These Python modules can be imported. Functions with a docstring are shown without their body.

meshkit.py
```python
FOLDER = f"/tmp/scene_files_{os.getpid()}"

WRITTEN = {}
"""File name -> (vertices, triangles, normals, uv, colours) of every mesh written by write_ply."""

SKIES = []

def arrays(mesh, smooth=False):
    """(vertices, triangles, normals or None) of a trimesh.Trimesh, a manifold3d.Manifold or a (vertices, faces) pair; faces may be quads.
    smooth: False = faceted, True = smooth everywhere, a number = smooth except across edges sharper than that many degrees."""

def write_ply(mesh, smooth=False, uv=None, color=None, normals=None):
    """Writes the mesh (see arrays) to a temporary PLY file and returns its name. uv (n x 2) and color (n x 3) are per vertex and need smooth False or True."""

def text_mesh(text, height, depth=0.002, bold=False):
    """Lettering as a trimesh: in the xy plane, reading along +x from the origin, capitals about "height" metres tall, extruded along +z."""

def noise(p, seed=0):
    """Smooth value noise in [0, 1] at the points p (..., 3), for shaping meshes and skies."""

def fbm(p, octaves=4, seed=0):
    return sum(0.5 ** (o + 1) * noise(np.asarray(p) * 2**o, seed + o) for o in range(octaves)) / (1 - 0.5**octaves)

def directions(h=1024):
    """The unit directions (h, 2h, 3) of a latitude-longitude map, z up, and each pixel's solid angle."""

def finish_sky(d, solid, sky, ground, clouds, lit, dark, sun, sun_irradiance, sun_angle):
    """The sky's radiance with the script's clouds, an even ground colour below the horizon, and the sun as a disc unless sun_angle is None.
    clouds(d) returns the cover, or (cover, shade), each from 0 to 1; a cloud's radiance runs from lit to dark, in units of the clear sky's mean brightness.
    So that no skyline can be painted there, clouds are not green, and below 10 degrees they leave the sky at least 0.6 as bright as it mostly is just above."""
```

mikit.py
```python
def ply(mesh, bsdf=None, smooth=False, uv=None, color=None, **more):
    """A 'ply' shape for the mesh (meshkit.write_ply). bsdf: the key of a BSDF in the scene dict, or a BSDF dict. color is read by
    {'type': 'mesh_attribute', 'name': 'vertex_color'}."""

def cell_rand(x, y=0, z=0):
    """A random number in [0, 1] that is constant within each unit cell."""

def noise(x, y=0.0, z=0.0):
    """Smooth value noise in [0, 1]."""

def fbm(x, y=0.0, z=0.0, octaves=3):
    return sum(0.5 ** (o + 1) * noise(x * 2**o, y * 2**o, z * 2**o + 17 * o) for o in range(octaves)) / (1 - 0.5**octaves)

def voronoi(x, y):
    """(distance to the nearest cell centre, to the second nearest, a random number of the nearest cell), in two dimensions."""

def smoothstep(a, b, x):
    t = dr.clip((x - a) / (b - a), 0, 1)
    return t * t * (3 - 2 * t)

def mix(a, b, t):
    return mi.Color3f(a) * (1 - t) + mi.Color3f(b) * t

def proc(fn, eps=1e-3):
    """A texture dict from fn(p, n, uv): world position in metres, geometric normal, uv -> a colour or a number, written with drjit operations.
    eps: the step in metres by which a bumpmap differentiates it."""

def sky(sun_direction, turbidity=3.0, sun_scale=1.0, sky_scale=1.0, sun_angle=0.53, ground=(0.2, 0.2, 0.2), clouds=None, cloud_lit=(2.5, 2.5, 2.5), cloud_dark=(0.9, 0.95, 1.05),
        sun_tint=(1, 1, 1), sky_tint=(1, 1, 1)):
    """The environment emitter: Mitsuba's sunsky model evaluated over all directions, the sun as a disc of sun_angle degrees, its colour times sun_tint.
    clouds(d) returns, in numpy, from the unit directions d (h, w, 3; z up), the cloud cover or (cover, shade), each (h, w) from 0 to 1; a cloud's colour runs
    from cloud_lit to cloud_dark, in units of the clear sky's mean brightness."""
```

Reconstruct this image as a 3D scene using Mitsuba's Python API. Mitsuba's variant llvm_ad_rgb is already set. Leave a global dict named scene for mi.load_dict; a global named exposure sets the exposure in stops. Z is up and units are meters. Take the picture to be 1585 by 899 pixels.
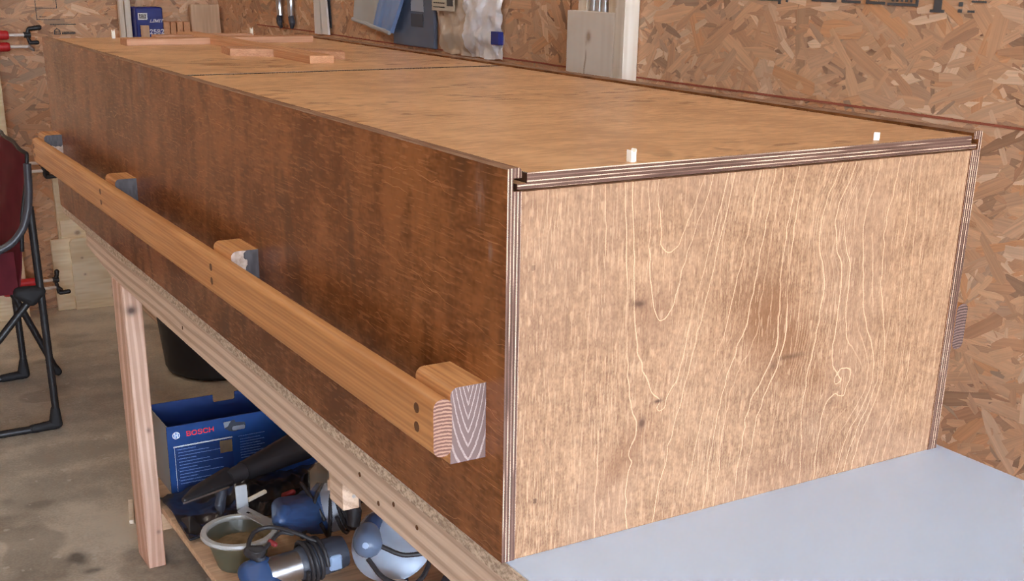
import math, random
import numpy as np, trimesh, drjit as dr, mitsuba as mi, mikit, meshkit, manifold3d
from mikit import proc, noise, fbm, cell_rand, smoothstep, mix, voronoi
from shapely.geometry import Polygon, box as sbox, Point
T = mi.ScalarTransform4f
FZ = -0.725            # local height of the floor: all coordinates below are measured from the bench top ...
UP = 0.725             # ... and lifted by this much, so that the floor is z = 0
rng = np.random.default_rng(7)

scene, labels = {"type": "scene"}, {}
# ------------------------------------------------------------------ camera, sky, lamps, exposure
CP, CD, CU = np.array([-0.52453, -0.87605, 0.53988 + UP]), np.array([0.483095, 0.806374, -0.341145]), np.array([0.162148, 0.300493, 0.93990])
scene["camera"] = {"type": "perspective", "fov": 46.5858, "fov_axis": "x", "near_clip": 0.02, "far_clip": 200.0,
                   "principal_point_offset_x": 0.00744, "principal_point_offset_y": -0.18511,
                   "to_world": T().look_at(origin=CP.tolist(), target=(CP + CD).tolist(), up=CU.tolist())}
exposure = 0.1
scene["sky"] = mikit.sky([-0.25, 0.75, 0.62], turbidity=4.0, sun_scale=0.0, sky_scale=105.0, ground=(0.30, 0.29, 0.27),
                         clouds=lambda d: np.full(d.shape[:2], 0.75), cloud_lit=(1.2, 1.32, 1.52), cloud_dark=(0.9, 0.95, 1.05))
ADDED_LAMP = 20.0

# ------------------------------------------------------------------ helpers
def S(r, g, b):
    c = np.array([r, g, b]) / 255.0
    return [float(x) for x in np.where(c < 0.04045, c / 12.92, ((c + 0.055) / 1.055) ** 2.4)]

def mat(name, color, rough=0.5, metal=0.0, spec=0.5, bump=None, bscale=0.001, **k):
    col = color if isinstance(color, dict) else {"type": "rgb", "value": list(color)}
    b = {"type": "principled", "base_color": col, "roughness": rough, "metallic": metal, "specular": spec, **k}
    if bump is not None:
        b = {"type": "bumpmap", "arbitrary": bump, "scale": bscale, "bsdf": b}
    scene[name] = {"type": "twosided", "bsdf": b}
    return name

def free(key):
    if key not in scene and key not in labels: return key
    i = 1
    while f"{key}_{i:03d}" in scene or f"{key}_{i:03d}" in labels: i += 1
    return f"{key}_{i:03d}"

def tag(key, label=None, cat=None, group=None, kind=None):
    d = {k: v for k, v in dict(label=label, category=cat, group=group, kind=kind).items() if v}
    if d: labels[key] = d
    return key

def thing(key, label, cat, group=None):
    return tag(free(key), label, cat, group)

def tm(m):
    if isinstance(m, manifold3d.Manifold):
        q = m.to_mesh(); return trimesh.Trimesh(q.vert_properties[:, :3], q.tri_verts, process=False)
    return m

def add(key, mesh, bsdf, label=None, cat=None, group=None, kind=None, smooth=35, uv=None):
    key = free(key)
    mesh = tm(mesh).copy()
    mesh.apply_translation([0, 0, UP])
    scene[key] = mikit.ply(mesh, bsdf, smooth=smooth, uv=uv)
    return tag(key, label, cat, group, kind)

def cat_(*ms): return trimesh.util.concatenate([tm(m) for m in ms])

def bx(x0, x1, y0, y1, z0, z1, r=0.0):
    """A box, its edges chamfered by r."""
    c = np.array([(x0 + x1) / 2, (y0 + y1) / 2, (z0 + z1) / 2]); h = np.abs(np.array([x1 - x0, y1 - y0, z1 - z0])) / 2
    if r <= 0:
        m = trimesh.creation.box(2 * h); m.apply_translation(c); return m
    r = min(r, 0.9 * h.min())
    pts = []
    for s in np.ndindex(2, 2, 2):
        sg = np.array(s) * 2 - 1
        for a in range(3):
            q = h - r; q[a] = h[a]; pts.append(sg * q)
        pts.append(sg * (h - 0.42 * r))
    return trimesh.convex.convex_hull(np.array(pts) + c)

def extrude(poly, h):
    return trimesh.util.concatenate([trimesh.creation.extrude_polygon(g, h, engine="earcut") for g in getattr(poly, "geoms", [poly])])

def ext_y(poly, y0, y1):
    """A polygon in x, z pushed along y."""
    m = extrude(poly, y1 - y0)
    v = m.vertices.copy(); m.vertices = np.c_[v[:, 0], y1 - v[:, 2], v[:, 1]]
    return m

def ext_x(poly, x0, x1):
    """A polygon in y, z pushed along x."""
    m = extrude(poly, x1 - x0)
    v = m.vertices.copy(); m.vertices = np.c_[x0 + v[:, 2], v[:, 0], v[:, 1]]
    return m

def ext_z(poly, z0, z1):
    m = extrude(poly, z1 - z0); m.apply_translation([0, 0, z0]); return m

def rrect(x0, x1, z0, z1, r, n=5):
    return sbox(x0 + r, z0 + r, x1 - r, z1 - r).buffer(r, quad_segs=n)

def spline(pts, n=8):
    p = np.asarray(pts, float)
    if len(p) < 3: return p
    q = np.vstack([2 * p[0] - p[1], p, 2 * p[-1] - p[-2]]); out = []
    for i in range(1, len(q) - 2):
        for t in np.linspace(0, 1, n, endpoint=False):
            a, b, c, d = q[i - 1], q[i], q[i + 1], q[i + 2]
            out.append(0.5 * (2 * b + (c - a) * t + (2 * a - 5 * b + 4 * c - d) * t * t + (3 * b - a - 3 * c + d) * t ** 3))
    return np.vstack([out, p[-1]])

def tube(pts, r, sides=10, smooth_n=0, squash=1.0):
    p = spline(pts, smooth_n) if smooth_n else np.asarray(pts, float)
    rr = np.broadcast_to(np.asarray(r, float), (len(p),)) if np.ndim(r) == 0 or len(r) == len(p) else np.interp(np.linspace(0, 1, len(p)), np.linspace(0, 1, len(r)), r)
    t = np.gradient(p, axis=0); t /= np.linalg.norm(t, axis=1, keepdims=True) + 1e-12
    a = np.cross(t[0], [0, 0, 1.0] if abs(t[0][2]) < 0.9 else [1.0, 0, 0]); a /= np.linalg.norm(a)
    rings = []; ang = np.arange(sides) * 2 * np.pi / sides
    for i in range(len(p)):
        a = a - t[i] * (a @ t[i]); a /= np.linalg.norm(a) + 1e-12; b = np.cross(t[i], a)
        rings.append(p[i] + rr[i] * (np.cos(ang)[:, None] * a + squash * np.sin(ang)[:, None] * b))
    v = np.vstack(rings + [p[:1], p[-1:]]); f = []; n = len(p)
    for i in range(n - 1):
        for j in range(sides):
            k = (j + 1) % sides
            f += [[i * sides + j, i * sides + k, (i + 1) * sides + k], [i * sides + j, (i + 1) * sides + k, (i + 1) * sides + j]]
    for j in range(sides):
        k = (j + 1) % sides
        f += [[n * sides, k, j], [n * sides + 1, (n - 1) * sides + j, (n - 1) * sides + k]]
    return trimesh.Trimesh(v, f, process=False)

def cyl(p0, p1, r, sides=20): return tube([p0, p1], r, sides)

def lathe(profile, sides=32, at=(0, 0, 0), axis=(0, 0, 1)):
    """profile: (radius, height) pairs turned about the axis through 'at'."""
    m = trimesh.creation.revolve(np.array(profile, float), sections=sides)
    m.apply_transform(trimesh.geometry.align_vectors([0, 0, 1], np.asarray(axis, float) / np.linalg.norm(axis)))
    m.apply_translation(at); return m

def hull(spheres, n=2):
    pts = []
    s = trimesh.creation.icosphere(subdivisions=n)
    for (c, r) in spheres: pts.append(s.vertices * r + np.asarray(c))
    return trimesh.convex.convex_hull(np.vstack(pts))

def move(m, loc=(0, 0, 0), rz=0.0, rx=0.0, ry=0.0):
    m = m.copy(); e = trimesh.transformations.euler_matrix(math.radians(rx), math.radians(ry), math.radians(rz))
    e[:3, 3] = loc; m.apply_transform(e); return m

def ss(a, b, x): return smoothstep(a, b, x)
def band(x, w): return 1 - ss(w * 0.5, w, dr.abs(x))
def spot(x, z, cx, cz, sx, sz): return dr.exp(-dr.square((x - cx) / sx) - dr.square((z - cz) / sz))
def frac(x): return x - dr.floor(x)

# ------------------------------------------------------------------ materials
W, L, H, PT = 0.61, 2.033, 0.3775, 0.0146

def plies(d, along, z):
    """Cut plywood edge: d across the thickness in metres."""
    w = (noise(along * 9, z * 9, 2.0) - 0.5) * 0.0004
    s = ss(0.62, 0.93, 0.5 + 0.5 * dr.cos((d + w) * (2 * math.pi / 0.0034)))
    dark, pale = mix(S(72, 48, 40), S(108, 78, 66), fbm(along * 30, d * 160, z * 30)), mi.Color3f(*S(212, 182, 156))
    wear = noise(along * 16, dr.floor((d + 0.0017) / 0.0034) * 3.7, 3.0)
    return mix(dark, pale, s * (0.12 + 0.88 * ss(0.28, 0.60, wear)))

def rings(x, z):
    """Distorted growth rings of the end panel's face veneer; they close to a pointed bow below."""
    xc = 0.178 + 0.05 * (z - 0.1)
    d = (fbm(x * 6 + 3, z * 1.9, 1.0) - 0.5) * 0.10 + (noise(x * 15, z * 8, 5.0) - 0.5) * 0.022
    d += 0.03 * spot(x, z, 0.40, 0.30, 0.05, 0.05) - 0.035 * spot(x, z, 0.46, 0.11, 0.04, 0.05) - 0.02 * spot(x, z, 0.33, 0.17, 0.05, 0.05)
    q = x - xc
    bow = dr.sqrt(dr.square(q) + 0.0004) - 0.17 * z * dr.exp(-dr.square(q / 0.10))
    jag = (noise(x * 150, z * 45, 2.0) - 0.5) * 0.0022 + (noise(x * 40, z * 95, 8.0) - 0.5) * 0.0030
    return (bow + d + jag) * 74

def end_fn(p, n, uv):
    x, z = p.x, p.z - UP
    F = rings(x, z)
    gx, gz = (rings(x + 0.002, z) - F) * 500, (rings(x, z + 0.002) - F) * 500
    g = dr.clip(dr.sqrt(gx * gx + gz * gz), 14, 120)
    c = dr.floor(F + 0.5)
    lw = 0.00050 + 0.0008 * noise(x * 9, z * 5, 21.0)
    right = ss(0.06, 0.14, x) * (1 - 0.7 * ss(0.47, 0.54, x))
    line = band((F - c) / g, lw) * ss(0.44, 0.64, 0.45 * cell_rand(c, 4, 1) + 0.34 * noise(x * 7, z * 4.5, c * 3.1) + 0.28 * noise(x * 15, z * 13, c * 5.3)) * (0.12 + 0.88 * right)
    fine = band((frac(F * 2.37 + 0.3) - 0.5) / g, 0.0016) * ss(0.55, 0.8, noise(x * 24, z * 6, 31.0)) * 0.3
    fl = noise(x * 900, z * 130, 1.5); fl2 = noise(x * 420, z * 46, 9.5); fl3 = noise(x * 760, z * 520, 4.0); fl4 = noise(x * 240, z * 190, 14.0)
    fleck = 0.34 * fl + 0.26 * fl2 + 0.24 * fl3 + 0.16 * fl4
    dash = ss(0.70, 0.86, noise(x * 640, z * 80, 17.0)) * 0.40
    curl = fbm(x * 14 + 0.8 * z * 30, z * 26 - x * 7, 2.2)
    tone = fbm(x * 5, z * 4, 4.4)
    col = mix(S(126, 91, 65), S(176, 137, 104), ss(0.28, 0.72, 0.60 * fleck + 0.20 * curl + 0.20 * tone))
    col = mix(col, mi.Color3f(*S(154, 120, 96)), 0.30 * ss(0.45, 0.7, fbm(x * 9, z * 7, 12.0)))
    bl = 0.85 * spot(x + 0.5 * (z - 0.19), z, 0.325, 0.19, 0.05, 0.055) + 0.45 * spot(x, z, 0.392, 0.117, 0.022, 0.018) + 0.5 * spot(x - 0.6 * (z - 0.09), z, 0.145, 0.085, 0.022, 0.032) + 0.35 * spot(x, z, 0.386, 0.027, 0.08, 0.016) + 0.35 * spot(x, z, 0.168, 0.228, 0.03, 0.018) + 0.3 * spot(x, z, 0.02, 0.345, 0.03, 0.02)
    bl = bl * (0.45 + 0.9 * fbm(x * 40, z * 22, 6.0))
    col = mix(col, mi.Color3f(*S(112, 70, 44)), dr.clip(bl, 0, 0.75))
    col = mix(col, mi.Color3f(*S(220, 184, 146)), 0.58 * dr.clip(line + fine + dash, 0, 1))
    kn = spot(x + 0.6 * (z - 0.239), z, 0.149, 0.239, 0.007, 0.0035) + spot(x, z, 0.1605, 0.115, 0.0045, 0.006) + spot(x, z, 0.179, 0.135, 0.005, 0.002) + 0.6 * spot(x, z, 0.355, 0.155, 0.02, 0.003) + 0.5 * spot(x, z, 0.33, 0.148, 0.006, 0.004)
    col = mix(col, mi.Color3f(*S(84, 56, 44)), dr.clip(kn, 0, 0.85))
    dots = ss(0.99, 0.998, cell_rand(dr.floor(x * 260), dr.floor(z * 200), 5)) * (1 - ss(0.008, 0.012, dr.abs(x - 0.03)))
    return mix(col, mi.Color3f(*S(90, 60, 45)), dots * 0.8)

def side_fn(p, n, uv):
    x, y, z = p.x, p.y, p.z - UP
    xx = dr.select(x > W / 2, W - x, x)
    d = (fbm(y * 2.6, z * 5.0, 2.0) - 0.5) * 0.16 + (noise(y * 9, z * 24, 4.0) - 0.5) * 0.016 + (noise(y * 70, z * 70, 14.0) - 0.5) * 0.009
    F = (z + d) * 44
    c = dr.floor(F + 0.5)
    line = band(F - c, 0.026) * ss(0.50, 0.70, 0.30 * cell_rand(c, 9, 1) + 0.75 * noise(y * 34, z * 20, c * 2.3))
    fl = noise(y * 90, z * 420, 1.0) * 0.4 + noise(y * 50, z * 160, 3.0) * 0.3 + noise(y * 260, z * 260, 3.0) * 0.3
    curl = fbm(y * 15 + z * 2.0, z * 3.4, 5.0); curl2 = fbm(y * 40 + z * 4, z * 16, 7.0); cloud = fbm(y * 5, z * 6, 9.0)
    t = 0.22 * curl + 0.26 * curl2 + 0.26 * fl + 0.26 * cloud
    col = mix(S(98, 54, 26), S(138, 84, 46), ss(0.34, 0.66, t))
    strk = ss(0.60, 0.76, fbm(y * 30 + (noise(y * 5, z * 7, 3.0) - 0.5) * 2, z * 4.5, 11.0)) * ss(0.35, 0.6, noise(y * 4, z * 5, 23.0))
    col = mix(col, mi.Color3f(*S(76, 46, 28)), 0.5 * strk)
    thin = ss(0.72, 0.86, noise(y * 60, z * 640, 41.0)) * 0.22
    col = mix(col, mi.Color3f(*S(190, 130, 84)), dr.clip(0.42 * line + thin, 0, 0.6))
    haze = spot(y, z, 0.047, 0.350, 0.007, 0.02) + 0.7 * spot(y, z, 0.028, 0.300, 0.004, 0.008) + 0.5 * spot(y, z, 1.2, 0.36, 0.02, 0.03)
    col = mix(col, mi.Color3f(*S(150, 125, 112)), dr.clip(haze * noise(y * 300, z * 90, 1.0), 0, 0.5))
    top = mix(S(112, 80, 60), S(150, 116, 92), noise(y * 40, x * 400, 5.0))
    return dr.select(dr.abs(n.y) > 0.75, plies(xx - 0.0010, z + y, y), dr.select(dr.abs(n.z) > 0.3, top, col))

def lid_fn(p, n, uv):
    x, y, z = p.x, p.y, p.z - UP
    w = (noise(x * 5, y * 8, 3.0) - 0.5) * 0.06
    fl = 0.55 * noise(x * 110, (y + w) * 360, 1.0) + 0.45 * noise(x * 40, (y + w) * 120, 3.0)
    strk = fbm(x * 13, (y + w) * 34, 5.0); cloud = fbm(x * 5, y * 5, 9.0); fig = fbm(x * 26, y * 22, 15.0)
    col = mix(S(190, 144, 102), S(214, 168, 122), ss(0.3, 0.7, 0.34 * fl + 0.22 * strk + 0.24 * cloud + 0.20 * fig))
    dk = ss(0.62, 0.76, fbm(x * 26 + 4, (y + w) * 46, 12.0)) * ss(0.45, 0.65, noise(x * 6, y * 7, 19.0))
    col = mix(col, mi.Color3f(*S(124, 84, 54)), 0.45 * dk)
    F = (y + w * 2.2 + (fbm(x * 4, y * 5, 2.0) - 0.5) * 0.1) * 26
    c = dr.floor(F + 0.5)
    line = band(F - c, 0.03) * ss(0.6, 0.8, noise(x * 9, y * 9, c * 1.7))
    col = mix(col, mi.Color3f(*S(214, 168, 118)), 0.4 * line)
    return dr.select(dr.abs(n.y) > 0.75, plies(z - (H - 0.0187), x, y), dr.select(dr.abs(n.x) > 0.75, mi.Color3f(*S(66, 44, 34)), col))  # lid's side faces coloured dark for the shade inside the groove

def grain_fn(dark, light, ax, fx=14.0, fr=240.0, k=0.0):
    """Solid timber whose grain runs along axis ax."""
    def fn(p, n, uv):
        q = [p.x, p.y, p.z]; a = q.pop(ax); b, c = q
        w = (noise(a * 5 + k, b * 12, c * 12) - 0.5) * 0.012
        g = 0.30 * noise(a * 3 + k, (b + w) * fr, (c + w) * fr * 0.8) + 0.35 * noise(a * fx, b * fr * 3, c * fr * 3) + 0.35 * fbm(a * 5, b * 20 + k, c * 20)
        return mix(dark, light, ss(0.25, 0.75, g))
    return fn

rail_g = grain_fn(S(170, 114, 68), S(196, 140, 88), 1, 10, 150)
def rail_fn(p, n, uv):
    x, y, z = dr.select(p.x > 0.3, W - p.x, p.x), p.y, p.z - UP
    r = 0.5 + 0.5 * dr.cos((z + 0.3 * dr.square(x + 0.05) * 40 + 0.0006 * noise(z * 400, x * 400, 1.0)) * (2 * math.pi / 0.0036))
    endc = mix(S(108, 74, 62), S(160, 120, 100), ss(0.25, 0.8, r + 0.3 * (noise(x * 500, z * 900, 2.0) - 0.5)))
    endc = dr.select(p.x > 0.3, endc * mi.Color3f(0.55, 0.66, 0.80), endc)      # the far rail's end is tinted darker and bluer
    return dr.select(dr.abs(n.y) > 0.6, endc, rail_g(p, n, uv))

blk_g = grain_fn(S(164, 108, 64), S(206, 150, 96), 1, 10, 170, 3.0)
def block_fn(p, n, uv):
    """Handle blocks: light sides, dark end grain; the nearest shows its rings, two have torn pale end grain."""
    x, y, z = dr.select(p.x > 0.3, W - p.x, p.x), p.y, p.z - UP
    u = (x + 0.019); v = z - 0.10
    rr = dr.abs(u) * (1.2 + 26 * v) - 0.9 * v + (noise(u * 300, v * 300, 1.0) - 0.5) * 0.0012
    ring = ss(0.70, 0.97, 0.5 + 0.5 * dr.cos(rr * (2 * math.pi / 0.0125)))
    near = mix(S(112, 90, 84), S(164, 144, 136), ring * (0.7 + 0.5 * (noise(x * 900, z * 900, 4.0) - 0.3)))
    dark = mix(S(58, 52, 52), S(84, 78, 80), noise(x * 300, z * 120, y * 3))
    torn = mix(S(150, 112, 86), S(222, 204, 188), fbm(x * 160, z * 160, 8.0))
    edge = (noise(x * 260, z * 200, 3.0) - 0.5) * 0.006
    far = dr.select((y > 0.6) & (y < 0.75) & (x + edge < -0.0185), torn, dark)
    far = dr.select((y > 1.9) & (z + edge < 0.150), torn, far)
    endc = dr.select(y < 0.4, near, far)
    return dr.select(dr.abs(n.y) > 0.7, endc, blk_g(p, n, uv))

def osb_fn(p, n, uv):
    i = dr.floor(uv.x); t = uv.x - i
    i0 = i
    r1, r2, r3 = cell_rand(i, 1, 1), cell_rand(i, 2, 7), cell_rand(i, 5, 3)
    col = mix(S(178, 130, 96), S(210, 166, 128), r1)
    col = mix(col, mi.Color3f(*S(196, 136, 88)), 0.7 * ss(0.76, 0.84, r2))
    col = mix(col, mi.Color3f(*S(230, 202, 172)), 0.7 * ss(0.84, 0.88, r3))
    col = mix(col, mi.Color3f(*S(146, 104, 80)), 0.7 * ss(0.90, 0.93, cell_rand(i, 9, 4)))
    col = mix(col, mi.Color3f(*S(190, 152, 122)), 0.6 * ss(0.60, 0.66, cell_rand(i, 3, 8)))
    g = noise(t * 16 + i * 3.7, uv.y * 14, i * 1.3); g2 = noise(t * 40 + i, uv.y * 30, 2.0)
    g3 = noise(t * 7 + i * 2.1, uv.y * 5, 4.0)
    col = mix(col, mi.Color3f(*S(74, 48, 38)), dr.select(i0 > 2500, mi.Float(0.6) * cell_rand(i, 11, 6), mi.Float(0)))
    col = mix(col, mi.Color3f(*S(192, 148, 112)), 0.22)
    rimd = 1 - 0.16 * (1 - ss(0.0, 0.07, dr.minimum(t, 1 - t)))
    return col * (0.84 + 0.20 * g + 0.14 * g2 + 0.10 * g3) * rimd

def osb_base_fn(p, n, uv):
    a = dr.select(dr.abs(n.x) > 0.5, p.y, p.x)
    g = fbm(a * 14, p.z * 60, 1.0)
    return mix(S(140, 100, 74), S(190, 148, 112), ss(0.3, 0.7, g))

def floor_fn(p, n, uv):
    x, y = p.x, p.y
    a = fbm(x * 3, y * 2.2, 1.0, octaves=4); b = fbm(x * 16, y * 14, 2.0); g = noise(x * 260, y * 260, 3.0)
    sw = fbm(x * 2.2 + 4, y * 10, 6.0)
    col = mix(S(150, 140, 124), S(192, 180, 160), ss(0.3, 0.72, 0.42 * a + 0.22 * b + 0.12 * g + 0.24 * sw))
    st = ss(0.66, 0.74, fbm(x * 5 + 9, y * 5, 4.0)) * 0.35
    col = mix(col, mi.Color3f(*S(92, 80, 66)), st)
    wht = ss(0.80, 0.86, noise(x * 26, y * 26, 8.0) * 0.75 + 0.25 * noise(x * 120, y * 120, 1.0))
    col = mix(col, mi.Color3f(*S(190, 182, 166)), 0.6 * wht)
    blot = spot(x, y, -0.115, 1.66, 0.02, 0.035) + 0.8 * spot(x, y, -0.10, 1.585, 0.018, 0.012) + 0.35 * spot(x, y, 0.03, 1.55, 0.06, 0.09)
    return mix(col, mi.Color3f(*S(62, 56, 50)), dr.clip(blot * (0.6 + 0.7 * noise(x * 60, y * 60, 2.0)), 0, 0.75))

def chip_fn(p, n, uv):
    q = p * 170
    d1 = noise(q.x, q.y, q.z * 1.4); d2 = noise(q.x * 2.6 + 7, q.y * 2.6, q.z * 3); d3 = fbm(p.y * 9, p.x * 9, p.z * 30)
    col = mix(S(156, 132, 110), S(208, 188, 164), ss(0.25, 0.75, 0.55 * d1 + 0.45 * d2))
    return mix(col, mi.Color3f(*S(110, 80, 60)), 0.55 * ss(0.64, 0.80, 0.6 * d2 + 0.4 * d3))

def fir_fn(ax, dark=(174, 146, 122), light=(212, 188, 166), k=0.0):
    def fn(p, n, uv):
        q = [p.x, p.y, p.z]; a = q.pop(ax); b, c = q
        w = (fbm(a * 1.6 + k, b * 6, c * 6) - 0.5) * 0.03
        r = 0.5 + 0.5 * dr.cos((b * 0.7 + c + w) * (2 * math.pi / 0.019))
        g = 0.32 * ss(0.3, 1.0, r) + 0.30 * noise(a * 12, b * 500, c * 500) + 0.38 * fbm(a * 3 + k, b * 30, c * 30)
        return mix(S(*light), S(*dark), ss(0.15, 0.85, g))
    return fn

def leg_fn(p, n, uv):
    x, y, z = p.x, p.y, p.z - UP
    s = x + 0.35 * y
    w = (fbm(z * 2.2, s * 14, 1.0) - 0.5) * 0.030
    F = (s * 1.0 + w + 0.05 * dr.square(z + 0.45)) * 70
    r = band(frac(F) - 0.5, 0.4)
    col = mix(S(216, 184, 162), S(172, 128, 106), 0.45 * r + 0.3 * noise(x * 150, y * 150, z * 14))
    col = mix(col, mi.Color3f(*S(182, 112, 80)), 0.5 * ss(-0.42, -0.70, z) * noise(z * 6, s * 30, 2.0))
    kn = spot(x, z, 0.024, -0.134, 0.010, 0.010) + 0.6 * spot(x, z, 0.036, -0.40, 0.004, 0.006) + 0.5 * spot(x, z, 0.037, -0.64, 0.004, 0.005)
    return mix(col, mi.Color3f(*S(70, 48, 42)), dr.clip(kn, 0, 0.9))

def panel_fn(p, n, uv):
    x, z = p.x, p.z - UP
    k = dr.floor(p.y * 62.5 + 0.4)
    g = 0.35 * noise(x * 20, z * 160, k) + 0.65 * fbm(x * 3, z * 14, k * 2.7)
    col = mix(S(228, 208, 172), S(246, 232, 204), ss(0.25, 0.75, g)) * (0.92 + 0.10 * cell_rand(k, 3, 2))
    kn = spot(x, z, 0.365, -0.435, 0.010, 0.008) + spot(x, z, 0.470, -0.65, 0.006, 0.006) + 0.8 * spot(x, z, 0.468, -0.685, 0.006, 0.005) + 0.6 * spot(x, z, 0.365, -0.525, 0.005, 0.004) + 0.6 * spot(x, z, 0.37, -0.59, 0.005, 0.004)
    return mix(col, mi.Color3f(*S(120, 84, 54)), dr.clip(kn, 0, 0.75))

mat("m_end", proc(end_fn), 0.36, spec=0.45)
mat("m_side", proc(side_fn), 0.33, spec=0.4)
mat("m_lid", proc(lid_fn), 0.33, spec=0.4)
mat("m_rail", proc(rail_fn), 0.38, spec=0.45)
mat("m_block", proc(block_fn), 0.42, spec=0.4)
mat("m_osb", proc(osb_fn), 0.62, spec=0.3)
mat("m_osb_base", proc(osb_base_fn), 0.7, spec=0.2)
mat("m_floor", proc(floor_fn), 0.55, spec=0.35)
mat("m_chip", proc(chip_fn), 0.8, spec=0.15)
mat("m_fir", proc(fir_fn(1)), 0.62, spec=0.25)
mat("m_firx", proc(grain_fn(S(178, 142, 112), S(206, 172, 138), 0, 10, 90, 5.0)), 0.6, spec=0.25)
mat("m_firz", proc(grain_fn(S(222, 208, 188), S(238, 228, 212), 2, 8, 50, 2.0)), 0.55, spec=0.3)
mat("m_leg", proc(leg_fn), 0.65, spec=0.25)
mat("m_panel", proc(panel_fn), 0.6, spec=0.25)
mat("m_cross", proc(grain_fn(S(184, 130, 90), S(208, 156, 114), 1, 12, 200, 1.0)), 0.55, spec=0.3)
mat("m_crossx", proc(grain_fn(S(168, 118, 84), S(194, 146, 112), 0, 12, 200, 2.0)), 0.55, spec=0.3)
def pith_fn(p, n, uv):
    y, z = p.y, p.z - UP
    g = noise(y * 90, z * 5, 1.0) * 0.5 + fbm(y * 14, z * 3, 3.0) * 0.5
    col = mix(S(222, 212, 198), S(238, 230, 218), g)
    w = y - 1.262 - 0.006 * (noise(z * 30, 1.0, 2.0) - 0.5)
    st = dr.exp(-dr.square(w / 0.0028)) * (1 - ss(0.385, 0.40, z)) * noise(z * 60, y * 90, 3.0) + spot(y, z, 1.252, 0.405, 0.008, 0.010)
    return mix(col, mi.Color3f(*S(150, 116, 78)), dr.clip(st, 0, 0.7))
mat("m_tan", proc(grain_fn(S(184, 148, 116), S(208, 174, 142), 2, 8, 50, 4.0)), 0.6, spec=0.25)
mat("m_pith", proc(pith_fn), 0.55, spec=0.3)
mat("m_laminate", S(188, 207, 226), 0.34, spec=0.5)
mat("m_seam_shade", S(52, 34, 22), 0.7, spec=0.1)
mat("m_plug", S(92, 58, 34), 0.5)
mat("m_white", S(238, 232, 214), 0.5)
mat("m_black", S(30, 29, 31), 0.42)
mat("m_blackmatte", S(34, 33, 34), 0.65, spec=0.3)
mat("m_rubber", S(40, 38, 40), 0.55)
mat("m_tubegrey", S(62, 62, 68), 0.35, spec=0.5)
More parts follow.
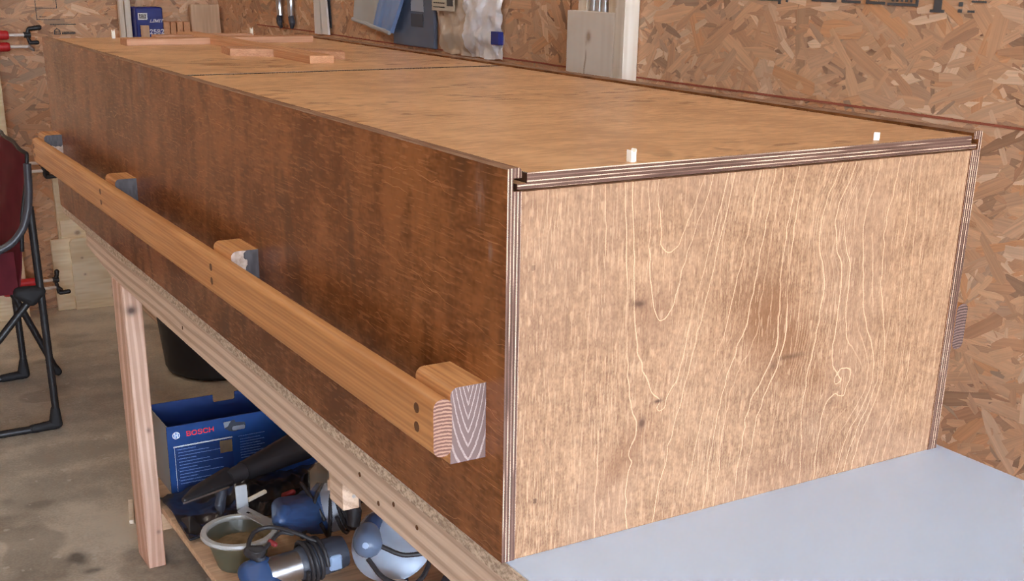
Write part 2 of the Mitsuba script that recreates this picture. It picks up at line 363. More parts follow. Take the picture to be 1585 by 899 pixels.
mat("m_maroon", proc(lambda p, n, uv: mix(S(66, 16, 24), S(94, 26, 34), fbm(p.y * 20, p.z * 20, p.x * 20)) * (0.85 + 0.3 * noise(p.y * 900, p.z * 900, p.x * 900))), 0.75, spec=0.2, sheen=0.3)
mat("m_red", S(172, 34, 36), 0.4)
mat("m_chrome", (0.90, 0.90, 0.90), 0.25, 0.3)
mat("m_steel", (0.50, 0.51, 0.53), 0.32, 1.0)
mat("m_galv", (0.62, 0.64, 0.66), 0.42, 0.85)
mat("m_bluebox", S(20, 58, 116), 0.45, spec=0.4)
mat("m_bluedark", S(16, 34, 96), 0.45)
mat("m_bluein", S(14, 46, 104), 0.55)
mat("m_card", S(140, 136, 130), 0.55)
mat("m_navy", S(26, 36, 112), 0.42)
mat("m_ink", S(240, 243, 248), 0.5)
mat("m_inkred", S(214, 48, 58), 0.5)
mat("m_inkpale", S(120, 152, 204), 0.5)
mat("m_inkdark", S(20, 28, 52), 0.6)
mat("m_stamp", S(82, 78, 76), 0.8, spec=0.1)
mat("m_chalk", S(150, 84, 62), 0.85, spec=0.1)
mat("m_toolblue", S(42, 66, 104), 0.42)
mat("m_knob", S(92, 108, 132), 0.28)
mat("m_darkred", S(120, 34, 36), 0.5)
mat("m_bag", S(26, 26, 30), 0.24, spec=0.7)
mat("m_toolgrey", S(150, 156, 166), 0.4)
mat("m_tooldark", S(54, 58, 68), 0.45)
mat("m_shroud", S(190, 208, 228), 0.35)
mat("m_switch", S(150, 172, 200), 0.35)
mat("m_cream", S(196, 188, 172), 0.5)
mat("m_dust", proc(lambda p, n, uv: mix(S(92, 74, 54), S(150, 128, 98), fbm(p.x * 60, p.y * 60, p.z * 30))), 0.9, spec=0.1)
mat("m_charcoal", proc(lambda p, n, uv: mix(S(62, 70, 86), S(88, 98, 116), fbm(p.y * 10, p.z * 14, 1.0))), 0.4)
mat("m_foil", (0.93, 0.95, 1.0), 0.28, 0.15)
mat("m_kraft", S(214, 198, 180), 0.40, 0.15)
mat("m_drywall", S(206, 200, 190), 0.85, spec=0.1)
scene["m_acrylic"] = {"type": "dielectric", "int_ior": 1.49}
mat("m_film", S(120, 150, 196), 0.22, spec=0.7)
mat("m_filmgrey", S(176, 178, 176), 0.3, spec=0.6)
scene["m_tub"] = {"type": "principledthin", "base_color": {"type": "rgb", "value": S(196, 200, 176)}, "roughness": 0.25, "spec_trans": 0.8, "diff_trans": 0.9, "eta": 1.45}

# ------------------------------------------------------------------ the room
YB, XR, XL, YF, CZ = 3.82, 0.98, -3.4, -3.2, 1.95
add("floor", bx(XL, XR + .1, YF - 1.2, YB + .1, FZ - .1, FZ), "m_floor", kind="structure", label="bare grey concrete workshop floor with dark stains")
add("wall_right", bx(XR + .011, XR + .11, YF, YB + .1, FZ, CZ), "m_osb_base", kind="structure", label="right wall lined with oriented strand board")
add("wall_back", bx(XL, XR + .011, YB + .011, YB + .11, FZ, CZ), "m_osb_base", kind="structure", label="far wall lined with oriented strand board")
add("wall_left", bx(XL - .1, XL, YF, YB + .1, FZ, CZ), "m_osb_base", kind="structure")
add("ceiling", bx(XL - .1, XR + .11, YF, YB + .1, CZ, CZ + .1), "m_drywall", kind="structure")
add("wall_front", cat_(bx(XL, XR, YF - .1, YF, CZ - .35, CZ), bx(XL, -2.1, YF - .1, YF, FZ, CZ - .35)), "m_osb_base", kind="structure")

def strands(a0, a1, b0, b1, count, seed):
    """Flat wood strands lying on a plane: (n, 3) vertices as (a, b, height), faces, uv."""
    g = np.random.default_rng(seed); V, F, U = [], [], []; nv = 0
    for i in range(count):
        big = g.random()
        Ls = np.exp(g.normal(math.log(0.085 if big > .45 else 0.034), .42)); Ws = np.clip(Ls * g.uniform(.12, .34), .004, .026)
        th = g.normal(0, 0.58); ca, sa = math.cos(th), math.sin(th)
        ca0, cb0 = g.uniform(a0, a1), g.uniform(b0, b1)
        l, w = Ls / 2, Ws / 2
        k = g.uniform(-.7, .7, 8) * w
        pts = np.array([[-l + abs(g.normal(0, .1)) * l, -w * g.uniform(.5, 1)], [-l * .4, -w + k[0] * .4], [l * .4, -w + k[1] * .4], [l - abs(g.normal(0, .18)) * l, -w * g.uniform(.3, 1)],
                        [l + k[4] * .6, w * g.uniform(-.3, .3)], [l - abs(g.normal(0, .18)) * l, w * g.uniform(.3, 1)], [l * .4, w + k[2] * .4], [-l * .4, w + k[3] * .4], [-l + abs(g.normal(0, .1)) * l, w * g.uniform(.5, 1)], [-l + k[5] * .6, w * g.uniform(-.3, .3)]])
        bow = g.uniform(-.12, .12) / Ls; pts[:, 1] += bow * pts[:, 0] ** 2
        q = np.c_[ca0 + ca * pts[:, 0] - sa * pts[:, 1], cb0 + sa * pts[:, 0] + ca * pts[:, 1]]
        q[:, 0] += max(0, a0 - q[:, 0].min()) - max(0, q[:, 0].max() - a1)
        q[:, 1] += max(0, b0 - q[:, 1].min()) - max(0, q[:, 1].max() - b1)
        h0 = g.uniform(.0002, .0016); tl, tw = g.normal(0, .0045), g.normal(0, .012)
        h = np.clip(h0 + tl * pts[:, 0] + tw * pts[:, 1], .0001, .0026)
        V.append(np.c_[q, h]); n = len(q)
        F.append(np.array([[0, j, j + 1] for j in range(1, n - 1)]) + nv); nv += n
        idn = int(g.integers(1, 1500))
        if Ws / Ls < .19 and g.random() < .5: idn = 3000 + int(g.integers(0, 40))
        U.append(np.c_[idn + np.clip(.5 + pts[:, 1] / Ws * .9, .02, .98), pts[:, 0] * 1.0 + g.uniform(0, 5)])
    return np.vstack(V), np.vstack(F), np.vstack(U)

def strand_part(key, plane, a0, a1, b0, b1, count, seed):
    v, f, uv = strands(a0, a1, b0, b1, count, seed)
    if plane == "x": m = trimesh.Trimesh(np.c_[XR - v[:, 2], v[:, 0], v[:, 1]], f[:, ::-1], process=False)
    else: m = trimesh.Trimesh(np.c_[v[:, 0], YB - v[:, 2], v[:, 1]], f, process=False)
    add(key, m, "m_osb", kind="stuff", smooth=False, uv=uv)

for (y0, y1, n, sd) in ((-1.06, 1.3785, 17000, 1), (1.3815, 3.82, 13000, 2)):
    k = add("wall_right__panel", bx(XR, XR + .011, y0, y1, FZ, 1.0), "m_osb_base")
    strand_part(k + "__strand", "x", y0, y1, FZ + .01, .62, n, sd)
for (x0, x1, n, sd) in ((-1.50, -0.242, 3200, 3), (-.239, XR, 5200, 4)):
    k = add("wall_back__panel", bx(x0, x1, YB, YB + .011, FZ, 1.0), "m_osb_base")
    strand_part(k + "__strand", "y", x0, x1, FZ + .01, .62, n, sd)
add("wall_right__chalk_line", cat_(*[bx(XR - .0035, XR - .0025, y, y + .16, .3315 + .0012 * math.sin(y * 5), .3350 + .0012 * math.sin(y * 5)) for y in np.arange(-.3, 3.3, .16)]), "m_chalk", label="thin red chalk line snapped along the board")

# stamped print on the boards: bottoms of large characters at the picture's top edge, framed marks on the far wall
def mark_x(rects, key="wall_right__stamp"):
    add(key, cat_(*[bx(XR - .0042, XR - .0032, min(a, b), max(a, b), c, d) for a, b, c, d in rects]), "m_stamp", smooth=False)
mark_x([(.80, .73, .4905, .494), (.735, .729, .4860, .53), (.716, .712, .4895, .53)])
for a, b in ((.655, .60), (.588, .548), (.536, .497)):
    mark_x([(a, b, .4925, .4965), (a, a - .006, .4925, .54), (a, b, .512, .516)])
mark_x([(.492, .432, .4915, .4955), (.437, .432, .4915, .54)] + [(.484 - i * .009, .480 - i * .009, .4975, .54) for i in range(5)])
mark_x([(.402, .388, .4860, .54), (.408, .382, .4845, .4885)])
mark_x([(.357, .350, .4945, .5005), (.357, .350, .4860, .4905), (.340, .328, .4865, .4895), (.335, .31, .5005, .5030)])
def mark_y(rects, key="wall_back__stamp"):
    add(key, cat_(*[bx(min(a, b), max(a, b), YB - .0042, YB - .0032, c, d) for a, b, c, d in rects]), "m_stamp", smooth=False)
mark_y([(.311, .313, .335, .45), (.311, .385, .374, .376), (.311, .392, .335, .337), (.383, .385, .374, .45)])
mark_y([(.322, .345, .345, .347)])
# a gable-roofed mark beside a short bar of print
hs = Polygon([(.366, .284), (.388, .284), (.388, .298), (.377, .307), (.366, .298)])
hs = hs.difference(hs.buffer(-.0026)).union(sbox(.3655, .289, .3885, .291)).union(sbox(.3655, .295, .3885, .2965))
add("wall_back__stamp", ext_y(hs, YB - .0042, YB - .0032), "m_stamp", smooth=False)
mark_y([(.393, .440, .285, .286), (.393, .440, .292, .293)] + [(.394 + i * .0052, .3975 + i * .0052, .2855, .2925) for i in range(9)])
mark_y([(.355, .445, .318, .3205)])

# ------------------------------------------------------------------ ceiling lamps added for extra light, unseen above the frame
scene["m_added_lamp"] = {"type": "diffuse", "reflectance": {"type": "rgb", "value": [0.8, 0.8, 0.8]}}
for i, (lx, ly) in enumerate(((-0.9, 0.2), (-0.9, 2.6))):
    k = thing("added_ceiling_light", ["added unseen ceiling light nearest the open door", "added unseen ceiling light nearest the far wall"][i], "light")
    add(k + "__housing", bx(lx - .07, lx + .07, ly - .62, ly + .62, CZ - .05, CZ - .001), "m_drywall")
    dm = bx(lx - .055, lx + .055, ly - .60, ly + .60, CZ - .062, CZ - .0505); dm.apply_translation([0, 0, UP])
    scene[k + "__diffuser"] = {**mikit.ply(dm, "m_added_lamp"), "emitter": {"type": "area", "radiance": {"type": "rgb", "value": [ADDED_LAMP * 1.0, ADDED_LAMP * 0.90, ADDED_LAMP * 0.76]}}}

# ------------------------------------------------------------------ workbench
bench = thing("workbench", "long workbench with white laminate top and pine frame under the wooden casket", "workbench")
add(bench + "__laminate_top", bx(.006, .620, -.55, 2.040, -.0016, -.0001), "m_laminate", label="white laminate sheet")
add(bench + "__chipboard", bx(.004, .622, -.55, 2.042, -.0195, -.0016), "m_chip", label="raw chipboard edge")
ry = sbox(-.55, -.079, 1.83, -.0197).difference(Polygon([(1.60, -.0801), (1.84, -.0801), (1.84, -.060), (1.82, -.057)]))
add(bench + "__side_rail", ext_x(ry, .0092, .047), "m_fir", smooth=False)
add(bench + "__side_rail", ext_x(sbox(-.55, -.079, 1.83, -.0197), .575, .613), "m_fir", smooth=False)
add(bench + "__cross_rail", bx(.0472, .5748, 1.70, 1.738, -.079, -.0197, .001), "m_firx")
add(bench + "__leg", bx(.0092, .0472, 1.532, 1.621, FZ, -.0795, .002), "m_leg")
add(bench + "__leg", bx(.575, .613, 1.532, 1.621, FZ, -.0795, .002), "m_leg")
add(bench + "__leg", bx(.0092, .0472, -.42, -.331, FZ, -.0795, .002), "m_leg")
add(bench + "__leg", bx(.575, .613, -.42, -.331, FZ, -.0795, .002), "m_leg")
add(bench + "__cleat", bx(.0120, .0345, .418, .462, -.121, -.0795, .0008), "m_fir", label="short pine cleat with a screw")
add(bench + "__cleat__screw", cyl((.027, .4182, -.103), (.027, .4165, -.103), .0024), "m_steel")
add(bench + "__stick", move(bx(-.022, .022, -.014, .014, -.008, .008, .001), (.046, .486, -.1145), -42), "m_fir", label="short pine stick under the rail")
for a, b, c, d in ((-.015, .015, -.015, -.0135), (-.015, .015, .0135, .015), (-.015, -.0135, -.0134, .0134), (.0135, .015, -.0134, .0134)):
    add(bench + "__clear_block", move(bx(a, b, c, d, -.014, .014), (.026, .519, -.116), -42), "m_acrylic", label="small clear acrylic block under the rail")
add(bench + "__clear_block", move(bx(-.015, .015, -.015, .015, .0141, .016), (.026, .519, -.116), -42), "m_acrylic")
add(bench + "__shelf", bx(.050, .572, -.40, 1.700, -.600, -.585), "m_firx", label="plywood lower shelf")
for y in (1.535, -.39):
    add(bench + "__shelf_bearer", bx(.0475, .5745, y, y + .06, -.640, -.6002), "m_firx")
for (y, z) in ((.26, -.046), (.355, -.045), (.302, -.062), (1.10, -.055), (.20, -.05)):
    add(bench + "__nail_hole", cyl((.0094, y, z), (.0088, y, z), .0032, 10), "m_plug")

# ------------------------------------------------------------------ casket
cas = thing("casket", "long stained plywood casket with wooden rail handles lying on the white bench", "casket")
prof = Polygon([(0, .0002), (PT, .0002), (PT, H - .0203), (.0058, H - .0203), (.0058, H - .0092), (.0070, H - .0088), (PT - .0004, H - .0088), (PT - .0004, H - .002), (PT - .0024, H), (.0015, H), (0, H - .0012)])
add(cas + "__side_panel", ext_y(prof, 0, L), "m_side", smooth=False)
profR = Polygon([(W - x, z) for x, z in prof.exterior.coords])
add(cas + "__side_panel", ext_y(profR, 0, L), "m_side", smooth=False)
add(cas + "__end_panel", bx(PT + .0003, W - PT - .0003, .0005, .018, .0002, H - .0209, .0006), "m_end", label="lighter end panel with pale wavy grain", smooth=False)
add(cas + "__end_panel", bx(PT + .0003, W - PT - .0003, L - .018, L - .0005, .0002, H - .0205, .0006), "m_end", smooth=False)
add(cas + "__bottom_panel", bx(PT + .0003, W - PT - .0003, .0182, L - .0182, .0002, .012), "m_side", smooth=False)
lx0 = .0195
lidp = Polygon([(.0092, H - .0184), (W - .0092, H - .0184), (W - .0092, H - .0138), (W - lx0 + .0005, H - .0136), (W - lx0 + .0005, H - .0050), (W - lx0, H - .0044), (lx0, H - .0044), (lx0 - .0005, H - .0050), (lx0 - .0005, H - .0136), (.0092, H - .0138)])
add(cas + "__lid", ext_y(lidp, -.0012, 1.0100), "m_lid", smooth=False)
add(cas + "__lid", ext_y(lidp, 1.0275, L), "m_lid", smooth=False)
add(cas + "__lid_seam_shade", bx(.02, W - .02, 1.0101, 1.0274, H - .0180, H - .0049), "m_seam_shade", label="dark strip in the seam between the two lid halves, coloured for the shade in the gap")  # near-flush dark fill, standing in for the shade of the open gap
for (x, y, rz) in ((.138, .010, 10), (.466, .020, 40), (.150, L - .03, 0), (.480, L - .018, 0)):
    vn = Polygon([(-.0034, 0), (.0034, 0), (.0034, .012), (.0012, .0088), (-.0006, .0088), (-.0034, .0112)])
    if rz == 40: vn = Polygon([(-.004, 0), (.004, 0), (.0042, .0075), (.0022, .0035), (0, .0035), (-.0038, .0078)])
    m = ext_y(vn, -.003, .003); m.apply_scale([1, 1, 1.7 if y > 1 else 1]); add(cas + "__peg", move(m, (x, y, H - .0045), rz), "m_white", label="small white notched peg", smooth=False)
bspan = ((.033, .104), (.656, .731), (1.291, 1.363), (1.930, 2.000))
for side in (0, 1):
    fx = (lambda x: x) if side == 0 else (lambda x: W - x)
    rp = rrect(-.0578, -.0384, .110, .1670, .0085)
    bp = sbox(-.038, .099, 0, .1745).intersection(rrect(-.038, .03, .06, .1745, .008).union(sbox(-.038, .099, 0, .14)))
    if side: rp, bp = (Polygon([(W - x, z) for x, z in q.exterior.coords]) for q in (rp, bp))
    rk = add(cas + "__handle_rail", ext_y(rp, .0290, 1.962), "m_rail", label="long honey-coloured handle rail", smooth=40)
    for (a, b) in bspan:
        add(cas + "__handle_block", ext_y(bp, a, b), "m_block", label="handle block with dark end grain", smooth=40)
    for yy in (.063, .685, 1.325, 1.95):
        for zz in (.1495, .1305):
            xa, xb = sorted((fx(-.0581), fx(-.055)))
            add(rk + "__plug", cyl((xa, yy, zz), (xb, yy, zz), .0052, 14), "m_plug", label="dark wooden plug")

# ------------------------------------------------------------------ cross lying on the lid
zt = H - .0043; ct = .0135
cr = thing("cross", "three-barred light wooden cross lying on the casket lid", "cross")
add(cr + "__upright", bx(.2895, .3360, 1.168, 1.985, zt, zt + ct, .0007), "m_cross")
add(cr + "__cross_bar", bx(.112, .2893, 1.732, 1.785, zt, zt + ct, .0007), "m_crossx")
add(cr + "__cross_bar", bx(.3362, .5300, 1.745, 1.798, zt, zt + ct, .0007), "m_crossx")
add(cr + "__top_bar", bx(.206, .2893, 1.852, 1.892, zt, zt + ct, .0007), "m_crossx")
add(cr + "__top_bar", bx(.3362, .432, 1.868, 1.908, zt, zt + ct, .0007), "m_crossx")
add(cr + "__foot_bar", ext_z(Polygon([(.221, 1.396), (.2893, 1.348), (.2893, 1.438), (.231, 1.480)]), zt, zt + ct), "m_crossx", smooth=False)
add(cr + "__foot_bar", ext_z(Polygon([(.3362, 1.308), (.388, 1.240), (.405, 1.300), (.3362, 1.392)]), zt, zt + ct), "m_crossx", smooth=False)

# ------------------------------------------------------------------ folding chair, left edge
ch = thing("folding_chair", "maroon fabric folding camp chair with black tube frame at the left edge", "chair")
def frame_side(y):
    add(ch + "__rear_leg", tube([(.004, y, -.085), (.006, y, -.35), (.008, y, FZ + .03)], .0105, 12), "m_black")
    add(ch + "__floor_tube", tube([(.004, y, FZ + .012), (-.25, y, FZ + .011), (-.62, y, FZ + .011)], .0105, 12), "m_black")
    add(ch + "__corner_foot", hull([((.0065, y, FZ + .060), .0125), ((.008, y, FZ + .016), .0140), ((-.004, y, FZ + .0135), .0130)]), "m_blackmatte"); add(ch + "__corner_foot", hull([((.008, y, FZ + .016), .0140), ((-.060, y, FZ + .0125), .0122)]), "m_blackmatte")
    add(ch + "__arm_tube", tube([(.010, y - .004, .03), (.006, y - .004, -.04), (-.004, y - .004, -.10), (-.028, y - .004, -.152), (-.075, y - .004, -.190), (-.16, y - .004, -.205), (-.48, y - .004, -.20)], .0105, 12, 6), "m_tubegrey")
    add(ch + "__bracket", hull([((-.048, y, -.318), .018), ((.002, y, -.318), .017), ((-.02, y, -.338), .018)]), "m_blackmatte")
for y in (2.5, 3.0): frame_side(y)
add(ch + "__cross_leg", tube([(-.015, 2.515, -.335), (-.115, 2.52, -.448), (-.40, 2.53, -.70)], .0105, 12), "m_black")
add(ch + "__cross_leg", tube([(-.06, 2.985, -.33), (.002, 2.985, -.445), (.103, 2.985, FZ + .014)], .0105, 12), "m_black")
add(ch + "__end_cap", hull([((.098, 2.985, FZ + .026), .0125), ((.105, 2.985, FZ + .013), .0125)]), "m_blackmatte")
def sheet(fn, nu, nv, th=.004):
    u, v = np.meshgrid(np.linspace(0, 1, nu), np.linspace(0, 1, nv), indexing="ij"); P = fn(u, v).reshape(-1, 3)
    idx = np.arange(nu * nv).reshape(nu, nv); q = np.stack([idx[:-1, :-1], idx[1:, :-1], idx[1:, 1:], idx[:-1, 1:]], -1).reshape(-1, 4)
    f = np.vstack([q[:, [0, 1, 2]], q[:, [0, 2, 3]]]); m = trimesh.Trimesh(P, f, process=False)
    N = m.vertex_normals; n = len(P)
    rim = np.r_[idx[:, 0], idx[-1, 1:], idx[-2::-1, -1], idx[0, -2:0:-1]]; r2 = np.roll(rim, -1)
    sides = np.vstack([np.c_[rim, r2 + n, r2], np.c_[rim, rim + n, r2 + n]])
    return trimesh.Trimesh(np.vstack([P, P - N * th]), np.vstack([f, f[:, ::-1] + n, sides]), process=False)
def back_fn(u, v):      # u: across (y), v: up
    sag = -.035 * np.sin(np.pi * u)
    x = -.047 + .060 * v - .012 * np.sin(np.pi * v) * 0 + sag * (1 - .3 * v)
    z = -.315 + (.367 + .03 * np.sin(np.pi * u)) * v
    return np.stack([x + .003 * np.sin(u * 23 + v * 9), 2.508 + .484 * u, z], -1)
add(ch + "__backrest", sheet(back_fn, 24, 24), "m_maroon", label="maroon fabric backrest")
e = back_fn(np.linspace(0, 1, 24), np.ones(24)); e0 = back_fn(np.zeros(10), np.linspace(1, 0.3, 10))
add(ch + "__binding", tube(np.vstack([e[::-1] + [0, 0, .002], e0 + [0, -.001, 0]]), .0055, 8), "m_black", label="black binding tape")
def seat_fn(u, v): return np.stack([-.047 - .45 * v, 2.508 + .484 * u, -.318 - .03 * np.sin(np.pi * u) * np.sin(np.pi * np.clip(v + .1, 0, 1)) + .012 * v], -1)
add(ch + "__seat", sheet(seat_fn, 16, 16), "m_maroon", label="maroon fabric seat")
def side_fn2(u, v): return np.stack([-.05 - .42 * u, 2.505 + 0 * u + .004 * np.sin(u * 9), -.318 + .115 * v * (1 - .2 * u)], -1)
add(ch + "__side_skirt", sheet(side_fn2, 12, 6, .003), "m_maroon")

# ------------------------------------------------------------------ timber, clamps and boxes at the far wall
def board(key, m, bsdf, label, cat="board", group=None): return add(key, m, bsdf, label, cat, group)
board("pine_panel", bx(.299, .62, 3.800, 3.815, FZ, -.20, .001), "m_panel", "tallest pale pine panel standing behind the shorter ones at the far end of the bench", "panel")
board("pine_panel", bx(.3055, .62, 3.784, 3.799, FZ, -.385, .001), "m_panel", "pine panel with a brown knot, standing second in the stack at the far wall", "panel")
board("pine_panel", bx(.262, .60, 3.768, 3.783, FZ, -.452, .001), "m_panel", "yellowish pine panel with its left edge sticking out behind the front pale panel", "panel")
pl = Polygon([(.326, FZ), (.60, FZ), (.60, -.450), (.340, -.450), (.326, -.462)])
board("pine_panel", ext_y(pl, 3.750, 3.767), "m_panel", "frontmost pale pine panel with a clipped corner, standing on the floor", "panel")
board("laminated_panel", bx(-.45, .150, 3.712, 3.740, FZ, .62, .002), "m_panel", "pale upright glued panel behind the red clamps at the left edge", "panel")

for (z, lab) in ((.272, "topmost red bar clamp with black crank handle near the casket's far corner"), (-.165, "middle bar clamp with black crank handle seen below the handle rail's far end"), (-.598, "lowest red bar clamp with black crank handle beside the pine panels")):
    k = thing("bar_clamp", lab, "clamp"); y = 3.690; up = .0195 if z > 0 else .0145
    for dz in (up, -up):
        add(k + "__rod", cyl((-.30, y, z + dz), (.252, y, z + dz), .0058, 14), "m_chrome", label="chrome rod")
        add(k + "__sleeve", lathe([(0, 0), (.013, 0), (.0155, .004), (.0155, .12), (.013, .127), (0, .127)], 20, (.062 if z > 0 else .066, y, z + dz), (1, 0, 0)), "m_red", label="red sleeve", smooth=30)
    top = z + up + (.020 if z > 0 else .030); bot = z + up - (.026 if z > 0 else .052)
    add(k + "__crank", cat_(tube([(.258, y, top), (.250, y, z + up), (.258, y, bot)], .0068, 10), cyl((.240, y, z + up), (.262, y, z + up), .010)), "m_black", label="black crank")
    add(k + "__grip", hull([((.260, y, top), .0072), ((.293, y, top + .004), .0088), ((.278, y, top + .002), .0070)]) if z > 0 else hull([((.258, y, top), .009), ((.256, y, top - .014), .008)]), "m_black")
    add(k + "__grip", hull([((.258, y, bot), .0068), ((.282, y, bot), .0070)]) if z > 0 else hull([((.262, y, bot), .0072), ((.292, y, bot + .002), .0085)]), "m_black")
    add(k + "__rod_end", hull([((.254, y, z - up), .0075), ((.266, y, z - up - .010), .0065)]), "m_steel" if z > 0 else "m_black")
# timber uprights that carry the clamps' tails, out of the picture
shelf = thing("wall_shelf", "plain board shelf on the far wall carrying offcuts and a blue box", "shelf")
add(shelf + "__board", bx(.56, .975, 3.58, YB, .192, .212, .001), "m_firx")
add(shelf + "__bracket", bx(.70, .72, 3.62, YB, .10, .1918), "m_firx"); add(shelf + "__bracket", bx(.90, .92, 3.62, YB, .10, .1918), "m_firx")
zs0 = .2122
board("white_board", bx(.593, .6115, 3.775, 3.795, zs0, .62, .001), "m_firz", "narrow bright upright board left of the blue box")
board("white_board", bx(.6145, .637, 3.780, 3.802, zs0, .62, .001), "m_firz", "greyish upright board right beside the blue box")
bb = thing("fastener_box", "small dark blue carton with white print standing on the far shelf", "box")
add(bb + "__carton", bx(.6425, .7415, 3.735, 3.815, zs0, .3795, .004), "m_navy")
add(bb + "__barcode_label", bx(.650, .684, 3.7338, 3.7349, .336, .360), "m_ink", label="white bar code label", smooth=False)
add(bb + "__barcode", cat_(*[bx(.654 + i * .0033, .6555 + i * .0033 + .0008 * (i % 3 == 0), 3.7330, 3.7337, .340, .356) for i in range(8)]), "m_stamp", smooth=False)
tx = meshkit.text_mesh("LIMIT", .0105, .001, bold=True)
tx.vertices[:, 0] *= 1.15; tx.vertices[:, 0] += .45 * tx.vertices[:, 1]
add(bb + "__lettering", trimesh.Trimesh(np.c_[.690 + tx.vertices[:, 0], 3.7348 - tx.vertices[:, 2], .327 + tx.vertices[:, 1]], tx.faces, process=False), "m_ink", label="white slanted lettering", smooth=False)
tx = meshkit.text_mesh("2582", .0165, .001, bold=True)
add(bb + "__lettering", trimesh.Trimesh(np.c_[.687 + tx.vertices[:, 0] * .95, 3.7348 - tx.vertices[:, 2], .286 + tx.vertices[:, 1]], tx.faces, process=False), "m_ink", label="white figures", smooth=False)
board("wood_offcut", bx(.652, .679, 3.70, 3.72, zs0, .318, .001), "m_tan", "small pale block standing in front of the blue carton", "block")
for i, (x0, x1, zt_, lab) in enumerate(((.7435, .7665, .3285, "reddish offcut touching the blue carton"), (.7695, .7895, .3270, "second reddish offcut to the right of the blue carton"), (.7935, .815, .3290, "third reddish offcut, left of the last one in the row"), (.8185, .842, .3275, "last reddish offcut, next to the wide board on the shelf"))):
    board("wood_offcut", bx(x0, x1, 3.74, 3.78, zs0, zt_, .001), "m_cross", lab, "block", "reddish offcuts on the shelf")
board("plank", ext_y(Polygon([(.852, zs0), (.968, zs0), (.9635, .388), (.856, .388)]), 3.76, 3.78), "m_tan", "wide pale board leaning beside the reddish offcuts in the corner")

# ------------------------------------------------------------------ things on the right wall
xw = XR - .003
pk = thing("locking_pliers", "silver pliers with dark jaws hanging on the right wall behind the cross", "pliers")
def arm(y0, sgn):
    return tube([(xw - .012, 3.065 + sgn * .020, .53), (xw - .012, 3.065 + sgn * .030, .47), (xw - .012, 3.065 + sgn * .052, .425), (xw - .012, 3.065 + sgn * .050, .374)], [.014, .014, .014, .012], 10, 4, .8)
add(pk + "__handle", arm(0, 1), "m_steel"); add(pk + "__handle", arm(0, -1), "m_steel")
add(pk + "__body", hull([((xw - .012, 3.048, .452), .016), ((xw - .012, 3.082, .452), .016), ((xw - .012, 3.075, .46), .012)]), "m_steel")
for s in (1, -1):
    add(pk + "__jaw", tube([(xw - .012, 3.065 + s * .050, .376), (xw - .012, 3.065 + s * .058, .355), (xw - .012, 3.065 + s * .048 - .006, .338)], [.012, .013, .007], 8, 4, .8), "m_tooldark", label="dark jaw")
mat("m_bright", (0.88, 0.92, 0.95), 0.3)
add("white_bar", ext_x(Polygon([(2.765, .331), (2.818, .331), (2.822, .62), (2.780, .62)]), xw - .010, xw - .003), "m_bright", "bright white flat bar hanging on the right wall, next to the pliers", "bar", smooth=False)
add("white_bar", ext_x(Polygon([(2.688, .3335), (2.734, .3335), (2.768, .62), (2.735, .62)]), xw - .018, xw - .011), "m_bright", "bright white slanted bar hanging on the right wall, nearer the blue sleeve", "bar", smooth=False)
add("dark_plate", ext_x(Polygon([(2.70, .352), (2.835, .352), (2.850, .62), (2.72, .62)]), xw - .0025, xw - .0005), "m_tooldark", "dark flat plate on the right wall behind the two white bars", "plate", smooth=False)

bag = thing("plastic_sleeve", "shiny clear blue plastic sleeve hanging tilted on the right wall", "sleeve")
def slv(u, v):          # a tilted flat pocket of film: u from its left to its right edge, v upwards
    yb, zb = 2.472 - .262 * u, .3905 - .026 * u - .012 * np.sin(np.pi * u) * 0
    yt, zt_ = 2.440 - .420 * u, .60 + 0 * u
    y, z = yb + (yt - yb) * v, zb + (zt_ - zb) * v
    rip = meshkit.fbm(np.stack([u * 9, v * 2.0, 0 * u], -1), 3, 9) - .5
    x = xw - .028 - .010 * rip - .006 * np.abs(np.sin(u * 26 + v * 3)) * (u > .45)
    return np.stack([x, y, z], -1)
def part_u(a, b): return lambda u, v: slv(a + (b - a) * u, v)
add(bag + "__film", sheet(part_u(0, .56), 32, 16, .010), "m_filmgrey", label="greyish clear film", smooth=40)
add(bag + "__film", sheet(part_u(.56, 1), 32, 16, .010), "m_film", label="blue film", smooth=40)
bu = np.linspace(0, 1, 14); be = slv(bu, 0 * bu)
add(bag + "__edge", tube(be + [-.002, 0, -.001], .0055, 8), "m_filmgrey")

dk = thing("plastic_case", "dark blue-grey flat plastic case hanging between the blue sleeve and the foil bag", "case")
add(dk + "__case", bx(xw - .012, xw, 1.994, 2.240, .3335, .62, .003), "m_charcoal")
add(dk + "__window", bx(xw - .0135, xw - .0122, 2.055, 2.125, .385, .418), "m_tooldark", smooth=False)
add(dk + "__label", bx(xw - .0135, xw - .0122, 2.052, 2.125, .424, .62), "m_toolgrey", label="pale label", smooth=False)
fb = thing("foil_bag", "crinkled silver and beige foil bag hanging on the right wall behind the casket", "bag")
def foil(a, b):
    def fn(u, v):
        uu = a + (b - a) * u; y = 1.978 - .322 * uu; z = .329 + .30 * v + .002 * np.sin(uu * 21)
        P = np.stack([uu * 9, v * 8, 0 * v], -1)
        puff = .022 * np.sin(np.pi * np.clip(uu, 0, 1)) ** .6 * np.clip(v * 6, .15, 1)
        return np.stack([xw - .006 - puff - .028 * (meshkit.fbm(P * 1.5, 4, 3) - .5), y, z], -1)
    return fn
add(fb + "__beige_face", sheet(foil(0, .52), 40, 40, .003), "m_kraft", label="beige half")
add(fb + "__silver_face", sheet(foil(.52, 1), 40, 40, .003), "m_foil", label="silver half")
add(fb + "__sticker", bx(xw - .0385, xw - .0365, 1.835, 1.955, .432, .60, .001), "m_cream", label="pale sticker with dark outline", smooth=False)
